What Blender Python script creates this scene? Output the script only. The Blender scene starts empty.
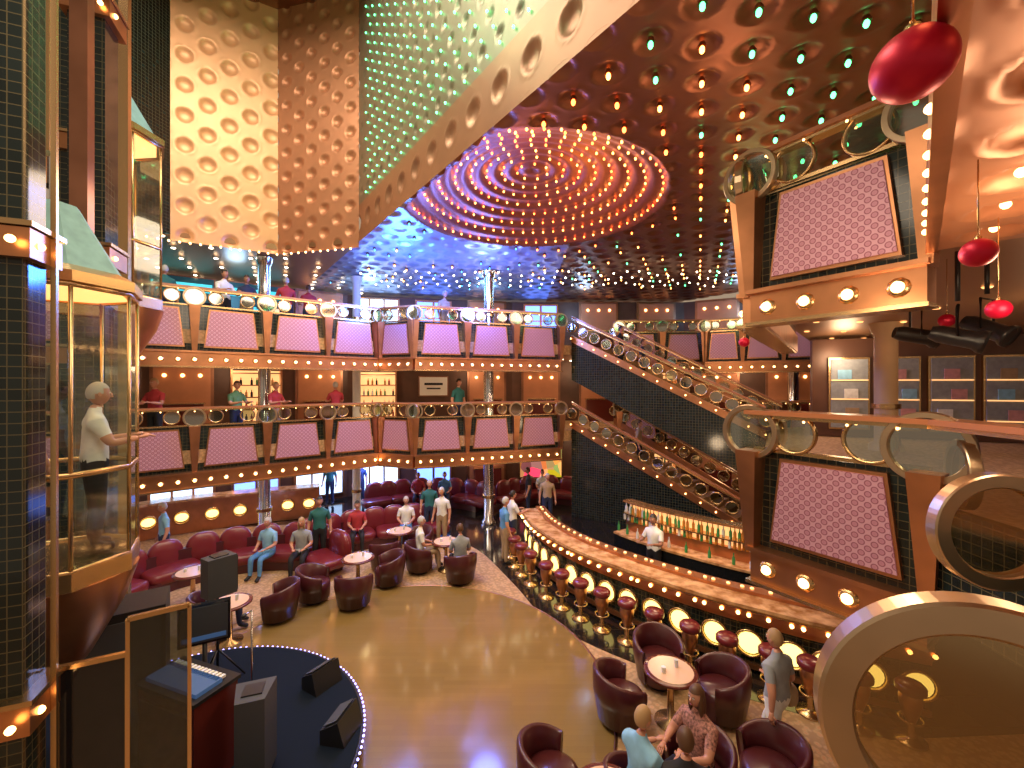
import bpy, math, random
import numpy as np
from mathutils import Vector, Matrix
random.seed(7)
sc=bpy.context.scene
pi=math.pi
# ------------------------------------------------------------------ materials
MATS={}
def newmat(name):
    m=bpy.data.materials.new(name); m.use_nodes=True
    nt=m.node_tree; b=nt.nodes['Principled BSDF']; MATS[name]=m
    return m,nt,b
def pm(name,col,met=0,rough=.5,emi=None,es=0,noise=0,nscale=8,spec=None,coat=0):
    m,nt,b=newmat(name)
    b.inputs['Base Color'].default_value=(*col,1); b.inputs['Metallic'].default_value=met
    b.inputs['Roughness'].default_value=rough
    if spec is not None: b.inputs['Specular IOR Level'].default_value=spec
    if coat: b.inputs['Coat Weight'].default_value=coat
    if emi: b.inputs['Emission Color'].default_value=(*emi,1); b.inputs['Emission Strength'].default_value=es
    if noise:
        tc=nt.nodes.new('ShaderNodeTexCoord'); n=nt.nodes.new('ShaderNodeTexNoise'); n.inputs['Scale'].default_value=nscale
        nt.links.new(tc.outputs['Object'],n.inputs['Vector'])
        r=nt.nodes.new('ShaderNodeValToRGB')
        r.color_ramp.elements[0].position=.3; r.color_ramp.elements[1].position=.7
        r.color_ramp.elements[0].color=(*[c*(1-noise) for c in col],1); r.color_ramp.elements[1].color=(*[min(1,c*(1+noise)) for c in col],1)
        nt.links.new(n.outputs['Fac'],r.inputs['Fac']); nt.links.new(r.outputs['Color'],b.inputs['Base Color'])
    return m
pm('copper',(.55,.25,.12),.9,.3,noise=.15,nscale=3)
pm('copper_dark',(.33,.15,.09),.85,.3,noise=.2,nscale=2)
pm('brass',(.6,.4,.2),.95,.27)
pm('brass_satin',(.55,.41,.27),.95,.3,noise=.08,nscale=5)
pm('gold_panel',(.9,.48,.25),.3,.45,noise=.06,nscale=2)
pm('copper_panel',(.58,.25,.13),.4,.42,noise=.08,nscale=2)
pm('copper_band',(.36,.175,.095),.4,.45,noise=.08,nscale=2)
pm('led_tint_panel',(.25,.21,.14),.4,.45,noise=.1,nscale=2)  # panel metal tinted green, LED glow put into the base colour
pm('ceil_bronze',(.26,.11,.065),.7,.4,noise=.15,nscale=1.5)
pm('ceil_silver',(.4,.42,.52),.6,.4,noise=.1,nscale=1.5)
pm('ceil_dome',(.3,.11,.05),.55,.4,noise=.1)  # reddened copper, part of the red bulb glow put into the colour
pm('ceil_soffit',(.4,.21,.11),.7,.4)
pm('rail_wood',(.42,.16,.07),.1,.3,coat=.4)
pm('chrome',(.7,.72,.75),1,.15)
pm('black',(.015,.015,.018),0,.35)
pm('black_gloss',(.012,.013,.016),0,.08)
pm('grey_dark',(.05,.055,.065),0,.5)
pm('maroon',(.065,.01,.013),0,.35,coat=.2)
pm('red_leather',(.17,.016,.022),0,.32,coat=.3)
pm('maroon_wood',(.12,.02,.015),0,.25,coat=.5)
pm('table_cream',(.75,.5,.35),0,.25)
pm('stage',(.005,.010,.022),0,.85,spec=.15)
pm('ornament_red',(.55,.003,.04),.4,.4)
pm('white',(.8,.79,.75),0,.5)
pm('cream_wall',(.6,.42,.25),0,.6,noise=.2,nscale=1)
pm('wall_brown',(.12,.055,.035),.2,.4,noise=.3,nscale=1.2)
pm('teal',(.02,.14,.14),.2,.3)
pm('hair_wh',(.5,.48,.45),0,.7);pm('hair_br',(.1,.045,.02),0,.5);pm('hair_bl',(.42,.26,.12),0,.6);pm('hair_dk',(.02,.015,.012),0,.5)
pm('skin',(.55,.26,.17),0,.5);pm('skin_dk',(.3,.14,.09),0,.5);pm('lips',(.4,.1,.09),0,.5)
for n,c in dict(cl_white=(.75,.75,.74),cl_blue=(.1,.28,.55),cl_lblue=(.25,.5,.72),cl_navy=(.02,.03,.08),cl_black=(.015,.015,.02),cl_grey=(.28,.3,.33),cl_red=(.4,.03,.04),cl_teal=(.02,.13,.13),cl_tan=(.4,.28,.17),cl_green=(.1,.25,.13),cl_pink=(.6,.3,.32),roof_teal=(.2,.36,.36)).items():
    pm(n,c,0,.8,noise=.12,nscale=9)
pm('cl_pattern',(.35,.16,.13),0,.8,noise=.7,nscale=40)
pm('bulb',(1,.8,.5),0,.4,(1,.5,.16),7)
pm('bulb_soft',(1,.8,.5),0,.4,(1,.45,.14),1.8)
pm('bulb_amber',(1,.5,.2),0,.4,(1,.36,.07),9)
pm('bulb_red',(1,.3,.1),0,.4,(1,.18,.03),9)
pm('bulb_green',(.2,1,.4),0,.4,(.1,1,.32),5)
pm('bulb_white',(1,1,.95),0,.4,(1,.8,.5),9)
pm('glow_yellow',(1,.9,.3),0,.4,(1,.78,.22),2)
pm('glow_blue',(.3,.4,1),0,.4,(.12,.25,1),2.6)
pm('glow_cyan',(.2,.8,.9),0,.4,(.1,.45,.9),2.5)
pm('glow_teal',(.2,.8,.9),0,.4,(.03,.6,.6),.8)
pm('glow_daylight',(.8,.9,1),0,.4,(.45,.68,1),2.2)
pm('glow_warm',(1,.7,.4),0,.4,(1,.5,.18),.9)
pm('glow_purple',(.6,.4,1),0,.4,(.3,.3,1),5)
pm('screen',(.05,.1,.2),0,.3,(.1,.25,.6),.15)
pm('bottle_g',(.05,.25,.08),0,.1);pm('bottle_a',(.5,.2,.03),0,.1);pm('bottle_c',(.6,.62,.62),0,.1)
def glass(name,col,fac,r=.06,gc=(.9,.95,.92)):
    m,nt,b=newmat(name); nt.nodes.remove(b); o=nt.nodes['Material Output']
    t=nt.nodes.new('ShaderNodeBsdfTransparent'); t.inputs[0].default_value=(*col,1)
    g=nt.nodes.new('ShaderNodeBsdfGlossy'); g.inputs['Roughness'].default_value=r; g.inputs['Color'].default_value=(*gc,1)
    mx=nt.nodes.new('ShaderNodeMixShader'); mx.inputs[0].default_value=fac
    nt.links.new(t.outputs[0],mx.inputs[1]);nt.links.new(g.outputs[0],mx.inputs[2]);nt.links.new(mx.outputs[0],o.inputs[0])
glass('glass',(.85,.93,.9),.15); glass('glass_ring',(.5,.6,.45),.35); glass('glass_gold',(.5,.4,.25),.4,.15,(.9,.65,.35)); glass('glass_dark',(.4,.45,.45),.06)
def uvnode(nt,scale=(1,1,1),rot=0):
    tc=nt.nodes.new('ShaderNodeTexCoord'); mp=nt.nodes.new('ShaderNodeMapping'); mp.inputs['Scale'].default_value=scale; mp.inputs['Rotation'].default_value=(0,0,rot)
    nt.links.new(tc.outputs['UV'],mp.inputs['Vector']); return mp
def tilemat(name,c1,c2,mort,size=.1,ms=.006,rough=.12):
    m,nt,b=newmat(name); mp=uvnode(nt)
    br=nt.nodes.new('ShaderNodeTexBrick'); br.offset=0
    br.inputs['Scale'].default_value=1; br.inputs['Brick Width'].default_value=size; br.inputs['Row Height'].default_value=size
    br.inputs['Mortar Size'].default_value=ms; br.inputs['Color1'].default_value=(*c1,1);br.inputs['Color2'].default_value=(*c2,1);br.inputs['Mortar'].default_value=(*mort,1)
    nt.links.new(mp.outputs[0],br.inputs['Vector']); nt.links.new(br.outputs['Color'],b.inputs['Base Color']); b.inputs['Roughness'].default_value=rough
tilemat('tile_black',(.006,.012,.012),(.012,.022,.022),(.10,.085,.045),.085,.004)
tilemat('tile_dark_floor',(.012,.011,.012),(.02,.016,.014),(.06,.04,.03),.6,.006,.1)
def wood(name):
    m,nt,b=newmat(name); mp=uvnode(nt)
    br=nt.nodes.new('ShaderNodeTexBrick'); br.inputs['Scale'].default_value=1; br.inputs['Brick Width'].default_value=1.1; br.inputs['Row Height'].default_value=.09
    br.inputs['Mortar Size'].default_value=.001
    br.inputs['Color1'].default_value=(.23,.145,.05,1);br.inputs['Color2'].default_value=(.25,.16,.055,1);br.inputs['Mortar'].default_value=(.19,.12,.04,1)
    nt.links.new(mp.outputs[0],br.inputs['Vector']); nt.links.new(br.outputs['Color'],b.inputs['Base Color']); b.inputs['Roughness'].default_value=.13
    b.inputs['Coat Weight'].default_value=.5; b.inputs['Coat Roughness'].default_value=.08
wood('dance_wood')
def carpet():
    m,nt,b=newmat('carpet'); mp=uvnode(nt)
    v=nt.nodes.new('ShaderNodeTexVoronoi'); v.inputs['Scale'].default_value=14
    r=nt.nodes.new('ShaderNodeValToRGB'); r.color_ramp.elements[0].color=(.58,.3,.15,1); r.color_ramp.elements[1].color=(.4,.24,.12,1)
    r.color_ramp.elements[0].position=.15; r.color_ramp.elements[1].position=.6
    e=r.color_ramp.elements.new(.35); e.color=(.54,.36,.2,1)
    nt.links.new(mp.outputs[0],v.inputs['Vector']);nt.links.new(v.outputs['Distance'],r.inputs['Fac']);nt.links.new(r.outputs['Color'],b.inputs['Base Color']); b.inputs['Roughness'].default_value=.85
carpet()
def pink():
    m,nt,b=newmat('pink_mesh'); mp=uvnode(nt,(1,1,1),pi/4)
    v=nt.nodes.new('ShaderNodeTexVoronoi'); v.inputs['Scale'].default_value=13; v.inputs['Randomness'].default_value=0
    r=nt.nodes.new('ShaderNodeValToRGB'); cr=r.color_ramp
    cr.elements[0].color=(.45,.2,.26,1); cr.elements[1].color=(.56,.3,.36,1)
    cr.elements[0].position=.0; cr.elements[1].position=.44
    e=cr.elements.new(.27); e.color=(.48,.22,.28,1)
    e=cr.elements.new(.31); e.color=(.26,.08,.12,1)
    e=cr.elements.new(.38); e.color=(.26,.08,.12,1)
    nt.links.new(mp.outputs[0],v.inputs['Vector']);nt.links.new(v.outputs['Distance'],r.inputs['Fac']);nt.links.new(r.outputs['Color'],b.inputs['Base Color'])
    nt.links.new(r.outputs['Color'],b.inputs['Emission Color']); b.inputs['Emission Strength'].default_value=.1  # panels are no lamps; faint self-glow adds brightness to their colour
    b.inputs['Metallic'].default_value=.3; b.inputs['Roughness'].default_value=.4
pink()
def marble():
    m,nt,b=newmat('bar_marble'); tc=nt.nodes.new('ShaderNodeTexCoord')
    n=nt.nodes.new('ShaderNodeTexNoise'); n.inputs['Scale'].default_value=5; n.inputs['Detail'].default_value=6
    r=nt.nodes.new('ShaderNodeValToRGB'); r.color_ramp.elements[0].color=(.35,.15,.05,1); r.color_ramp.elements[1].color=(.8,.48,.24,1)
    r.color_ramp.elements[0].position=.35; r.color_ramp.elements[1].position=.65
    nt.links.new(tc.outputs['Object'],n.inputs['Vector']);nt.links.new(n.outputs['Fac'],r.inputs['Fac']);nt.links.new(r.outputs['Color'],b.inputs['Base Color']); b.inputs['Roughness'].default_value=.15
marble()
def mural():
    m,nt,b=newmat('mural'); mp=uvnode(nt)
    v=nt.nodes.new('ShaderNodeTexVoronoi'); v.inputs['Scale'].default_value=1.9
    nt.links.new(mp.outputs[0],v.inputs['Vector'])
    h=nt.nodes.new('ShaderNodeMixRGB'); h.blend_type='MULTIPLY'; h.inputs[0].default_value=1; h.inputs[2].default_value=(1,.4,.12,1)
    nt.links.new(v.outputs['Color'],h.inputs[1]); nt.links.new(h.outputs[0],b.inputs['Base Color']); nt.links.new(h.outputs[0],b.inputs['Emission Color']); b.inputs['Emission Strength'].default_value=1.0  # mural made to glow by itself, lighting put into the material
mural()
# ------------------------------------------------------------------ mesh builder
class MB:
    def __init__(s): s.v=[];s.f=[];s.m=[];s.s=[];s.M=Matrix()
    def add(s,vs,fs,mat,smooth=False):
        b=len(s.v); M=s.M
        s.v+=[tuple(M@Vector(p)) for p in vs]
        for f in fs: s.f.append(tuple(i+b for i in f)); s.m.append(mat); s.s.append(smooth)
    def box(s,c,sz,mat,rz=0):
        x,y,z=[k/2 for k in sz]; R=Matrix.Rotation(rz,3,'Z'); c=Vector(c)
        vs=[c+R@Vector((a*x,b*y,d*z)) for a,b,d in [(-1,-1,-1),(1,-1,-1),(1,1,-1),(-1,1,-1),(-1,-1,1),(1,-1,1),(1,1,1),(-1,1,1)]]
        s.add(vs,[(0,3,2,1),(4,5,6,7),(0,1,5,4),(1,2,6,5),(2,3,7,6),(3,0,4,7)],mat)
    def hexa(s,b4,t4,mat):
        s.add(list(b4)+list(t4),[(0,3,2,1),(4,5,6,7),(0,1,5,4),(1,2,6,5),(2,3,7,6),(3,0,4,7)],mat)
    def lathe(s,prof,c,mat,n=20,smooth=True,R=None,cap=True):
        vs=[];fs=[];c=Vector(c)
        for r,z in prof:
            for i in range(n):
                a=2*pi*i/n; p=Vector((r*math.cos(a),r*math.sin(a),z))
                if R: p=R@p
                vs.append(c+p)
        for j in range(len(prof)-1):
            for i in range(n):
                k=(i+1)%n; fs.append((j*n+i,j*n+k,(j+1)*n+k,(j+1)*n+i))
        s.add(vs,fs,mat,smooth)
        if cap:
            s.add(vs[:n],[tuple(range(n-1,-1,-1))],mat); s.add(vs[-n:],[tuple(range(n))],mat)
    def ell(s,c,r,mat,n=12,m=8,e=1.0,rz=0):
        vs=[];fs=[];c=Vector(c); R=Matrix.Rotation(rz,3,'Z')
        sg=lambda x:math.copysign(abs(x)**e,x)
        for j in range(m+1):
            ph=-pi/2+pi*j/m
            for i in range(n):
                th=2*pi*i/n
                vs.append(c+R@Vector((r[0]*sg(math.cos(ph))*sg(math.cos(th)),r[1]*sg(math.cos(ph))*sg(math.sin(th)),r[2]*sg(math.sin(ph)))))
        for j in range(m):
            for i in range(n):
                k=(i+1)%n; fs.append((j*n+i,j*n+k,(j+1)*n+k,(j+1)*n+i))
        s.add(vs,fs,mat,True)
    def tube(s,pts,rad,mat,n=8,flat=1):
        pts=[Vector(p) for p in pts]; rad=rad if isinstance(rad,(list,tuple)) else [rad]*len(pts)
        vs=[];fs=[]
        for i,p in enumerate(pts):
            d=(pts[min(i+1,len(pts)-1)]-pts[max(i-1,0)]).normalized()
            up=Vector((0,0,1)) if abs(d.z)<.95 else Vector((1,0,0))
            a=d.cross(up).normalized(); b=a.cross(d)
            for k in range(n):
                t=2*pi*k/n; vs.append(p+a*math.cos(t)*rad[i]+b*math.sin(t)*rad[i]*flat)
        for j in range(len(pts)-1):
            for i in range(n):
                k=(i+1)%n; fs.append((j*n+i,j*n+k,(j+1)*n+k,(j+1)*n+i))
        fs.append(tuple(range(n-1,-1,-1))); fs.append(tuple((len(pts)-1)*n+i for i in range(n)))
        s.add(vs,fs,mat,True)
    def prism(s,poly,z0,z1,mat,matb=None):
        n=len(poly); vs=[(x,y,z0) for x,y in poly]+[(x,y,z1) for x,y in poly]
        s.add(vs,[tuple(range(n,2*n))],mat); s.add(vs,[tuple(range(n-1,-1,-1))],matb or mat)
        s.add(vs,[(i,(i+1)%n,(i+1)%n+n,i+n) for i in range(n)],mat)
    def ring(s,c,R,w,d,mat,n=24,ax='y',glass=None,flat=False):
        Rm=Matrix.Rotation(pi/2,3,'X') if ax=='y' else None
        if flat: prof=[(R-w,-d/2),(R-w*.9,-d*.62),(R-w*.1,-d*.62),(R,-d/2),(R,d/2),(R-w*.1,d*.62),(R-w*.9,d*.62),(R-w,d/2),(R-w,-d/2)]
        else: prof=[(R-w,-d/2),(R-w*.5,-d*.75),(R,-d/2),(R,d/2),(R-w*.5,d*.75),(R-w,d/2),(R-w,-d/2)]
        s.lathe(prof,c,mat,n,not flat,Rm,cap=False)
        if glass: s.lathe([(.001,0),(R-w*.8,0)],c,glass,n,False,Rm,cap=False)
    def make(s,name,parent=None,loc=None,rz=0):
        me=bpy.data.meshes.new(name); me.from_pydata(s.v,[],s.f)
        ms=sorted(set(s.m)); idx={k:i for i,k in enumerate(ms)}
        for k in ms: me.materials.append(MATS[k])
        me.polygons.foreach_set('material_index',[idx[k] for k in s.m]); me.polygons.foreach_set('use_smooth',s.s)
        me.update(); uvauto(me)
        return place(me,name,loc or (0,0,0),rz,parent)
def uvauto(me):
    uv=me.uv_layers.new(name='UVMap'); n=len(me.loops)
    vi=np.empty(n,dtype=np.int32); me.loops.foreach_get('vertex_index',vi)
    co=np.empty(len(me.vertices)*3); me.vertices.foreach_get('co',co); co=co.reshape(-1,3)
    nf=len(me.polygons); nn=np.empty(nf*3); me.polygons.foreach_get('normal',nn); nn=nn.reshape(-1,3)
    lt=np.empty(nf,dtype=np.int32); me.polygons.foreach_get('loop_total',lt)
    fn=np.repeat(nn,lt,axis=0); p=co[vi]
    h=np.hypot(fn[:,0],fn[:,1])+1e-9; tx=-fn[:,1]/h; ty=fn[:,0]/h
    flat=np.abs(fn[:,2])>.75
    u=np.where(flat,p[:,0],p[:,0]*tx+p[:,1]*ty); v=np.where(flat,p[:,1],p[:,2])
    uv.data.foreach_set('uv',np.stack([u,v],1).ravel())
def place(me,name,loc=(0,0,0),rz=0,parent=None):
    o=bpy.data.objects.new(name,me); sc.collection.objects.link(o); o.location=loc; o.rotation_euler=(0,0,rz)
    if parent: o.parent=parent
    return o
# ------------------------------------------------------------------ camera
cam=bpy.data.cameras.new('camera'); co=bpy.data.objects.new('camera',cam); sc.collection.objects.link(co)
co.location=(0,0,4.8); co.rotation_euler=(pi/2,0,0); cam.sensor_width=36; cam.lens=36*430/1024; cam.clip_start=.02
sc.camera=co
# ------------------------------------------------------------------ floor
b=MB(); b.box((0,9,-.15),(34,34,.3),'carpet'); b.make('floor')
def smooth(pts,step):
    P=[Vector((*p,0)) if len(p)==2 else Vector(p) for p in pts]; out=[]
    Q=[2*P[0]-P[1]]+P+[2*P[-1]-P[-2]]
    for i in range(1,len(Q)-2):
        for k in range(24):
            t=k/24; a,b_,c,d=Q[i-1],Q[i],Q[i+1],Q[i+2]
            out.append(.5*((2*b_)+(-a+c)*t+(2*a-5*b_+4*c-d)*t*t+(-a+3*b_-3*c+d)*t**3))
    out.append(P[-1])
    res=[out[0]];acc=0
    for i in range(1,len(out)):
        acc+=(out[i]-out[i-1]).length
        if acc>=step: res.append(out[i]); acc=0
    if (res[-1]-out[-1]).length>step*.3: res.append(out[-1])
    return res
b=MB(); edge=smooth([(-1.9,13.4),(-.9,12.3),(.05,10.3),(.75,8.7),(1.95,7.5),(3.5,6.6),(5.1,5.8)],.3)
b.prism([(p.x,p.y) for p in edge]+[(9,6),(12,12),(12,20.5),(-14.5,20.5),(-14.5,13.4),(-6,15.0),(-4.6,13.6)],0,.006,'tile_dark_floor'); b.make('floor_dark_tiles')
b=MB(); b.lathe([(3.5,.0),(3.5,.02),(.001,.02)],(-2,6.7,0),'dance_wood',72,False,cap=False)
b.ring((-2,6.7,.012),3.54,.04,.016,'copper_dark',72,'z'); b.make('dance_floor')
b=MB(); b.lathe([(2.35,0),(2.35,.3),(.001,.3)],(-4.25,5,0),'stage',72,False,cap=False)
b.ring((-4.25,5,.27),2.39,.05,.04,'black',72,'z')
for i in range(170):
    a=2*pi*i/170; b.ell((-4.25+2.4*math.cos(a),5+2.4*math.sin(a),.28),(.016,)*3,'glow_purple',6,4)
b.make('stage_platform')
# ------------------------------------------------------------------ deck slabs
left=[(-12,8.0),(-4.4,14.2),(-3.1,13.7),(1.7,15.3),(2.2,15.7)]
slabL=left+[(4.0,17.0),(7.5,16.8),(11,15.0),(15.5,14.9),(15.5,21),(-15.5,21),(-15.5,8)]
for nm,z in (('balcony_slab',3.1),('balcony_slab',6.2)):
    b=MB(); b.prism(slabL,z-.35,z,'carpet','ceil_soffit'); b.make(nm)
near2=[(7.4,12.4),(2.98,5.35),(3.88,4.0),(3.85,3.0),(2.9,1.6),(2.6,.2),(2.6,-3),(15.5,-3),(15.5,14.8),(11,14.9),(8.8,13.9)]
near3=[(10.5,14.8),(6.5,10),(2.98,5.35),(3.88,3.98),(1.22,1.17),(.9,.2),(.9,-3),(15.5,-3),(15.5,14.8)]
b=MB(); b.prism(near2,3.05,3.38,'carpet','ceil_soffit'); b.make('balcony_slab')
b=MB(); b.prism(near3,6.1,6.48,'carpet','ceil_soffit'); b.make('balcony_slab')
# ------------------------------------------------------------------ balconies
def balcony(name,path,z0,target,modw=1.6,ringR=.25,rn=20,bulbr=.04,railw=.2):
    b=MB()
    for a,c in zip(path[:-1],path[1:]):
        a=Vector(a);c=Vector(c); t=(c-a).normalized(); n=Vector((-t.y,t.x))
        if n.dot(Vector(target)-a)<0: a,c=c,a; t=-t; n=-n
        L=(c-a).length; k=max(1,round(L/modw)); w=L/k
        b.M=Matrix(((t.x,n.x,0,a.x),(t.y,n.y,0,a.y),(0,0,1,z0),(0,0,0,1)))
        b.box((L/2,-.06,.0),(L,.1,1.2),'tile_black')
        b.box((L/2,-.02,-.77),(L,.26,.36),'copper'); b.box((L/2,.03,-.57),(L+.05,.3,.05),'copper'); b.box((L/2,.03,-.96),(L+.05,.3,.04),'brass')
        b.box((L/2,0,.63),(L,.1,.04),'brass')
        b.box((L/2,.02,1.08),(L+.08,railw,.05),'rail_wood'); b.box((L/2,.02,1.04),(L+.04,railw*.7,.05),'brass')
        nb=max(1,int(L/.33))
        for i in range(nb):
            x=(i+.5)*L/nb; b.lathe([(bulbr*1.9,0),(bulbr*1.5,.03),(bulbr*.9,.04)],(x,.1,-.77),'brass',10,True,Matrix.Rotation(-pi/2,3,'X'),False)
            b.ell((x,.14,-.77),(bulbr,)*3,'bulb',8,6)
            b.ell((x,.14,1.0),(.014,)*3,'bulb',6,4)
        for i in range(k):
            xc=(i+.5)*w; hb=.36*w;ht=.29*w
            def trap(z0_,z1_,hb_,ht_,y0,y1,m):
                b.hexa([(xc-hb_,y0,z0_),(xc+hb_,y0,z0_),(xc+hb_,y1,z0_),(xc-hb_,y1,z0_)],[(xc-ht_,y0,z1_),(xc+ht_,y0,z1_),(xc+ht_,y1,z1_),(xc-ht_,y1,z1_)],m)
            trap(-.45,.55,hb+.03,ht+.03,-.01,.05,'copper'); trap(-.41,.51,hb,ht,.04,.07,'pink_mesh')
            for dx in ((0,) if w<1.2 else (-.22*w,.22*w)):
                b.ring((xc+dx,.03,.85),ringR*.72,.03,.05,'brass',rn,glass='glass_ring')
        for i in range(k+1):
            x=i*w
            b.hexa([(x-.05,-.02,-.6),(x+.05,-.02,-.6),(x+.05,.14,-.6),(x-.05,.14,-.6)],[(x-.12,-.02,.62),(x+.12,-.02,.62),(x+.12,.24,.62),(x-.12,.24,.62)],'copper')
            b.ring((x,.12,.84),ringR,ringR*.18,.07,'brass_satin',rn,glass='glass_ring',flat=True)
    b.M=Matrix(); return b.make(name)
T=(0,7)
for z in (3.1,6.2):
    balcony('balcony_railing',left[:4],z,T,1.62)
    balcony('balcony_railing',[(4.2,16.95),(7.5,16.75),(11,15.0),(15,14.6)],z,(3,9),1.5)
near_b=[(3.0,5.3),(3.85,3.95)]
balcony('balcony_railing',near_b,3.38,(0,3),1.6,.33,40,.055,.34)
balcony('balcony_railing',near_b,6.48,(0,3),1.6,.32,40,.055)
balcony('balcony_railing',[(6.4,9.9),(3.0,5.36)],6.48,(2,12),1.5,.28,24)
b=MB()
balc=[(3.87,3.93),(3.8,3.0),(2.8,1.62),(2.55,.3)]
for a,c in zip(balc[:-1],balc[1:]):
    a=Vector(a);c=Vector(c); d=(c-a).normalized(); mid=(a+c)/2; rz=math.atan2(d.y,d.x); Ls=(c-a).length
    b.box((mid.x,mid.y,4.46),(Ls+.1,.32,.05),'rail_wood',rz); b.box((mid.x,mid.y,4.42),(Ls+.05,.26,.05),'brass',rz)
    b.box((mid.x,mid.y,3.2),(Ls,.1,1.0),'tile_black',rz)
def tring(b,c,R,w,d,az,glass='glass_gold',n=72):
    M=b.M.copy(); b.M=Matrix.Translation(c)@Matrix.Rotation(az,4,'Z'); b.ring((0,0,0),R,w,d,'brass_satin',n,glass=glass,flat=True); b.M=M
tring(b,(3.9,3.72,4.02),.3,.06,.07,math.radians(60))
tring(b,(3.1,2.75,3.86),.37,.09,.08,math.radians(-10))
tring(b,(1.33,1.22,3.8),.39,.095,.07,math.radians(-25))
b.tube([(1.6,1.05,3.6),(2.6,.9,3.3)],.05,'brass'); b.tube([(3.3,2.7,3.7),(3.6,2.7,3.3)],.05,'brass')
b.make('curved_handrail')
# ------------------------------------------------------------------ stairs
def stair(name,f0,f1,k0,k1,zt,zb,solid):
    b=MB(); f0,f1,k0,k1=[Vector(p) for p in (f0,f1,k0,k1)]
    n=18
    for i in range(n):
        a=i/n;c=(i+1)/n; z=zt-(zt-zb)*(i+1)/(n)
        p=[f0.lerp(f1,a),f0.lerp(f1,c),k0.lerp(k1,c),k0.lerp(k1,a)]
        b.prism([tuple(q) for q in p],z-.2,z,'carpet','tile_black')
    for s0,s1,front in ((f0,f1,1),(k0,k1,0)):
        t=(s1-s0).normalized(); nn=Vector((-t.y,t.x)); 
        if front: nn=-nn if nn.y>0 else nn
        else: nn=nn if nn.y>0 else -nn
        o=nn*.05
        def quadwall(dz0,dz1,th,mat,bot=None):
            a0=s0;a1=s0+nn*th;c0=s1;c1=s1+nn*th
            zb0=bot if bot is not None else zt+dz0; zb1=bot if bot is not None else zb+dz0
            b.hexa([(a0.x,a0.y,zb0),(c0.x,c0.y,zb1),(c1.x,c1.y,zb1),(a1.x,a1.y,zb0)],[(a0.x,a0.y,zt+dz1),(c0.x,c0.y,zb+dz1),(c1.x,c1.y,zb+dz1),(a1.x,a1.y,zt+dz1)],mat)
        quadwall(.12,.36,.12,'copper')
        if front: 
            if solid: quadwall(0,.12,.08,'tile_black',0.01)
            else: quadwall(-1.25,.12,.08,'tile_black')
        quadwall(1.0,1.06,.1,'rail_wood'); quadwall(.93,.98,.06,'brass')
        L=(s1-s0).length; m=int(L/.42)
        for i in range(m+1):
            a=i/m; p=s0.lerp(s1,a); z=zt+(zb-zt)*a
            b.M=Matrix(((t.x,nn.x,0,p.x+o.x),(t.y,nn.y,0,p.y+o.y),(0,0,1,z),(0,0,0,1)))
            b.ring((0,0,.64),.2,.04,.05,'brass',18,glass='glass_ring')
            b.ell((0,.1,.24),(.025,)*3,'bulb',8,6)
            b.M=Matrix()
    b.make(name)
stair('staircase',(2.2,15.65),(7.35,12.45),(4.0,16.9),(8.8,14.0),6.2,3.1,False)
stair('staircase',(2.2,15.65),(7.35,12.45),(4.0,16.9),(8.8,14.0),3.1,0.02,True)
# ------------------------------------------------------------------ ceiling
O=np.array([-4.2,11.8]); d=np.array([.5945,-.8041]); nrm=np.array([.8041,.5945])
def dimple(u,v,sp,r,depth,sy=None):
    sy=sy or sp*.866
    row=np.round(v/sy); off=np.where(np.mod(row,2)==0,0,.5)*sp
    cu=(np.round((u-off)/sp))*sp+off; cv=row*sy
    q=np.hypot(u-cu,v-cv)/r
    return np.where(q<1,-depth*np.clip(1-q**3,0,1),0)+np.where((q>=.95)&(q<1.2),depth*.22*np.sin((q-.95)/.25*pi),0)
def gridmesh(name,U,V,fn,mats,matfn=None,flip=False):
    uu,vv=np.meshgrid(U,V,indexing='ij'); P=fn(uu,vv).reshape(-1,3); nu,nv=len(U),len(V)
    i=np.arange(nu-1)[:,None]*nv+np.arange(nv-1)[None,:]; i=i.ravel()
    F=np.stack([i,i+nv,i+nv+1,i+1],1)
    if flip: F=F[:,::-1]
    me=bpy.data.meshes.new(name); me.from_pydata(P.tolist(),[],F.tolist())
    for m in mats: me.materials.append(MATS[m])
    if matfn is not None:
        uc=(uu[:-1,:-1]+uu[1:,1:])/2; vc=(vv[:-1,:-1]+vv[1:,1:])/2
        me.polygons.foreach_set('material_index',matfn(uc,vc).astype(np.int32).ravel())
    me.polygons.foreach_set('use_smooth',[True]*len(me.polygons)); me.update(); uvauto(me)
    return place(me,name)
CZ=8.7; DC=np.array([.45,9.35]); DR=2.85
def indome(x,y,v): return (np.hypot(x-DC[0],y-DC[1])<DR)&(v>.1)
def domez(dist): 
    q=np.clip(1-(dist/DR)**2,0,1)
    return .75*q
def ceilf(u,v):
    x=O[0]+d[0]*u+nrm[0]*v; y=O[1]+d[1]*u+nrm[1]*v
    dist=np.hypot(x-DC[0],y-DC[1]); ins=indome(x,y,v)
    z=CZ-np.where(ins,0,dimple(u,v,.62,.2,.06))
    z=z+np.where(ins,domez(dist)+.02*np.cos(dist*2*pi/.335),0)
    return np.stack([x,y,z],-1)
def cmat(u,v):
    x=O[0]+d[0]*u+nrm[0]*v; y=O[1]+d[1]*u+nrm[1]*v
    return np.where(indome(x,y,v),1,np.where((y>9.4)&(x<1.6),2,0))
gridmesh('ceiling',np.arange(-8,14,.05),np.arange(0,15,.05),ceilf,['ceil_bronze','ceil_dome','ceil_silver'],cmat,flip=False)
b=MB(); b.prism([(-4.2,11.8),(-6.75,12.45),(-8.95,11.25),(-15.5,8),(-15.5,21),(-6,21),(-9,18.3)],8.68,8.9,'ceil_soffit'); 
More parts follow.
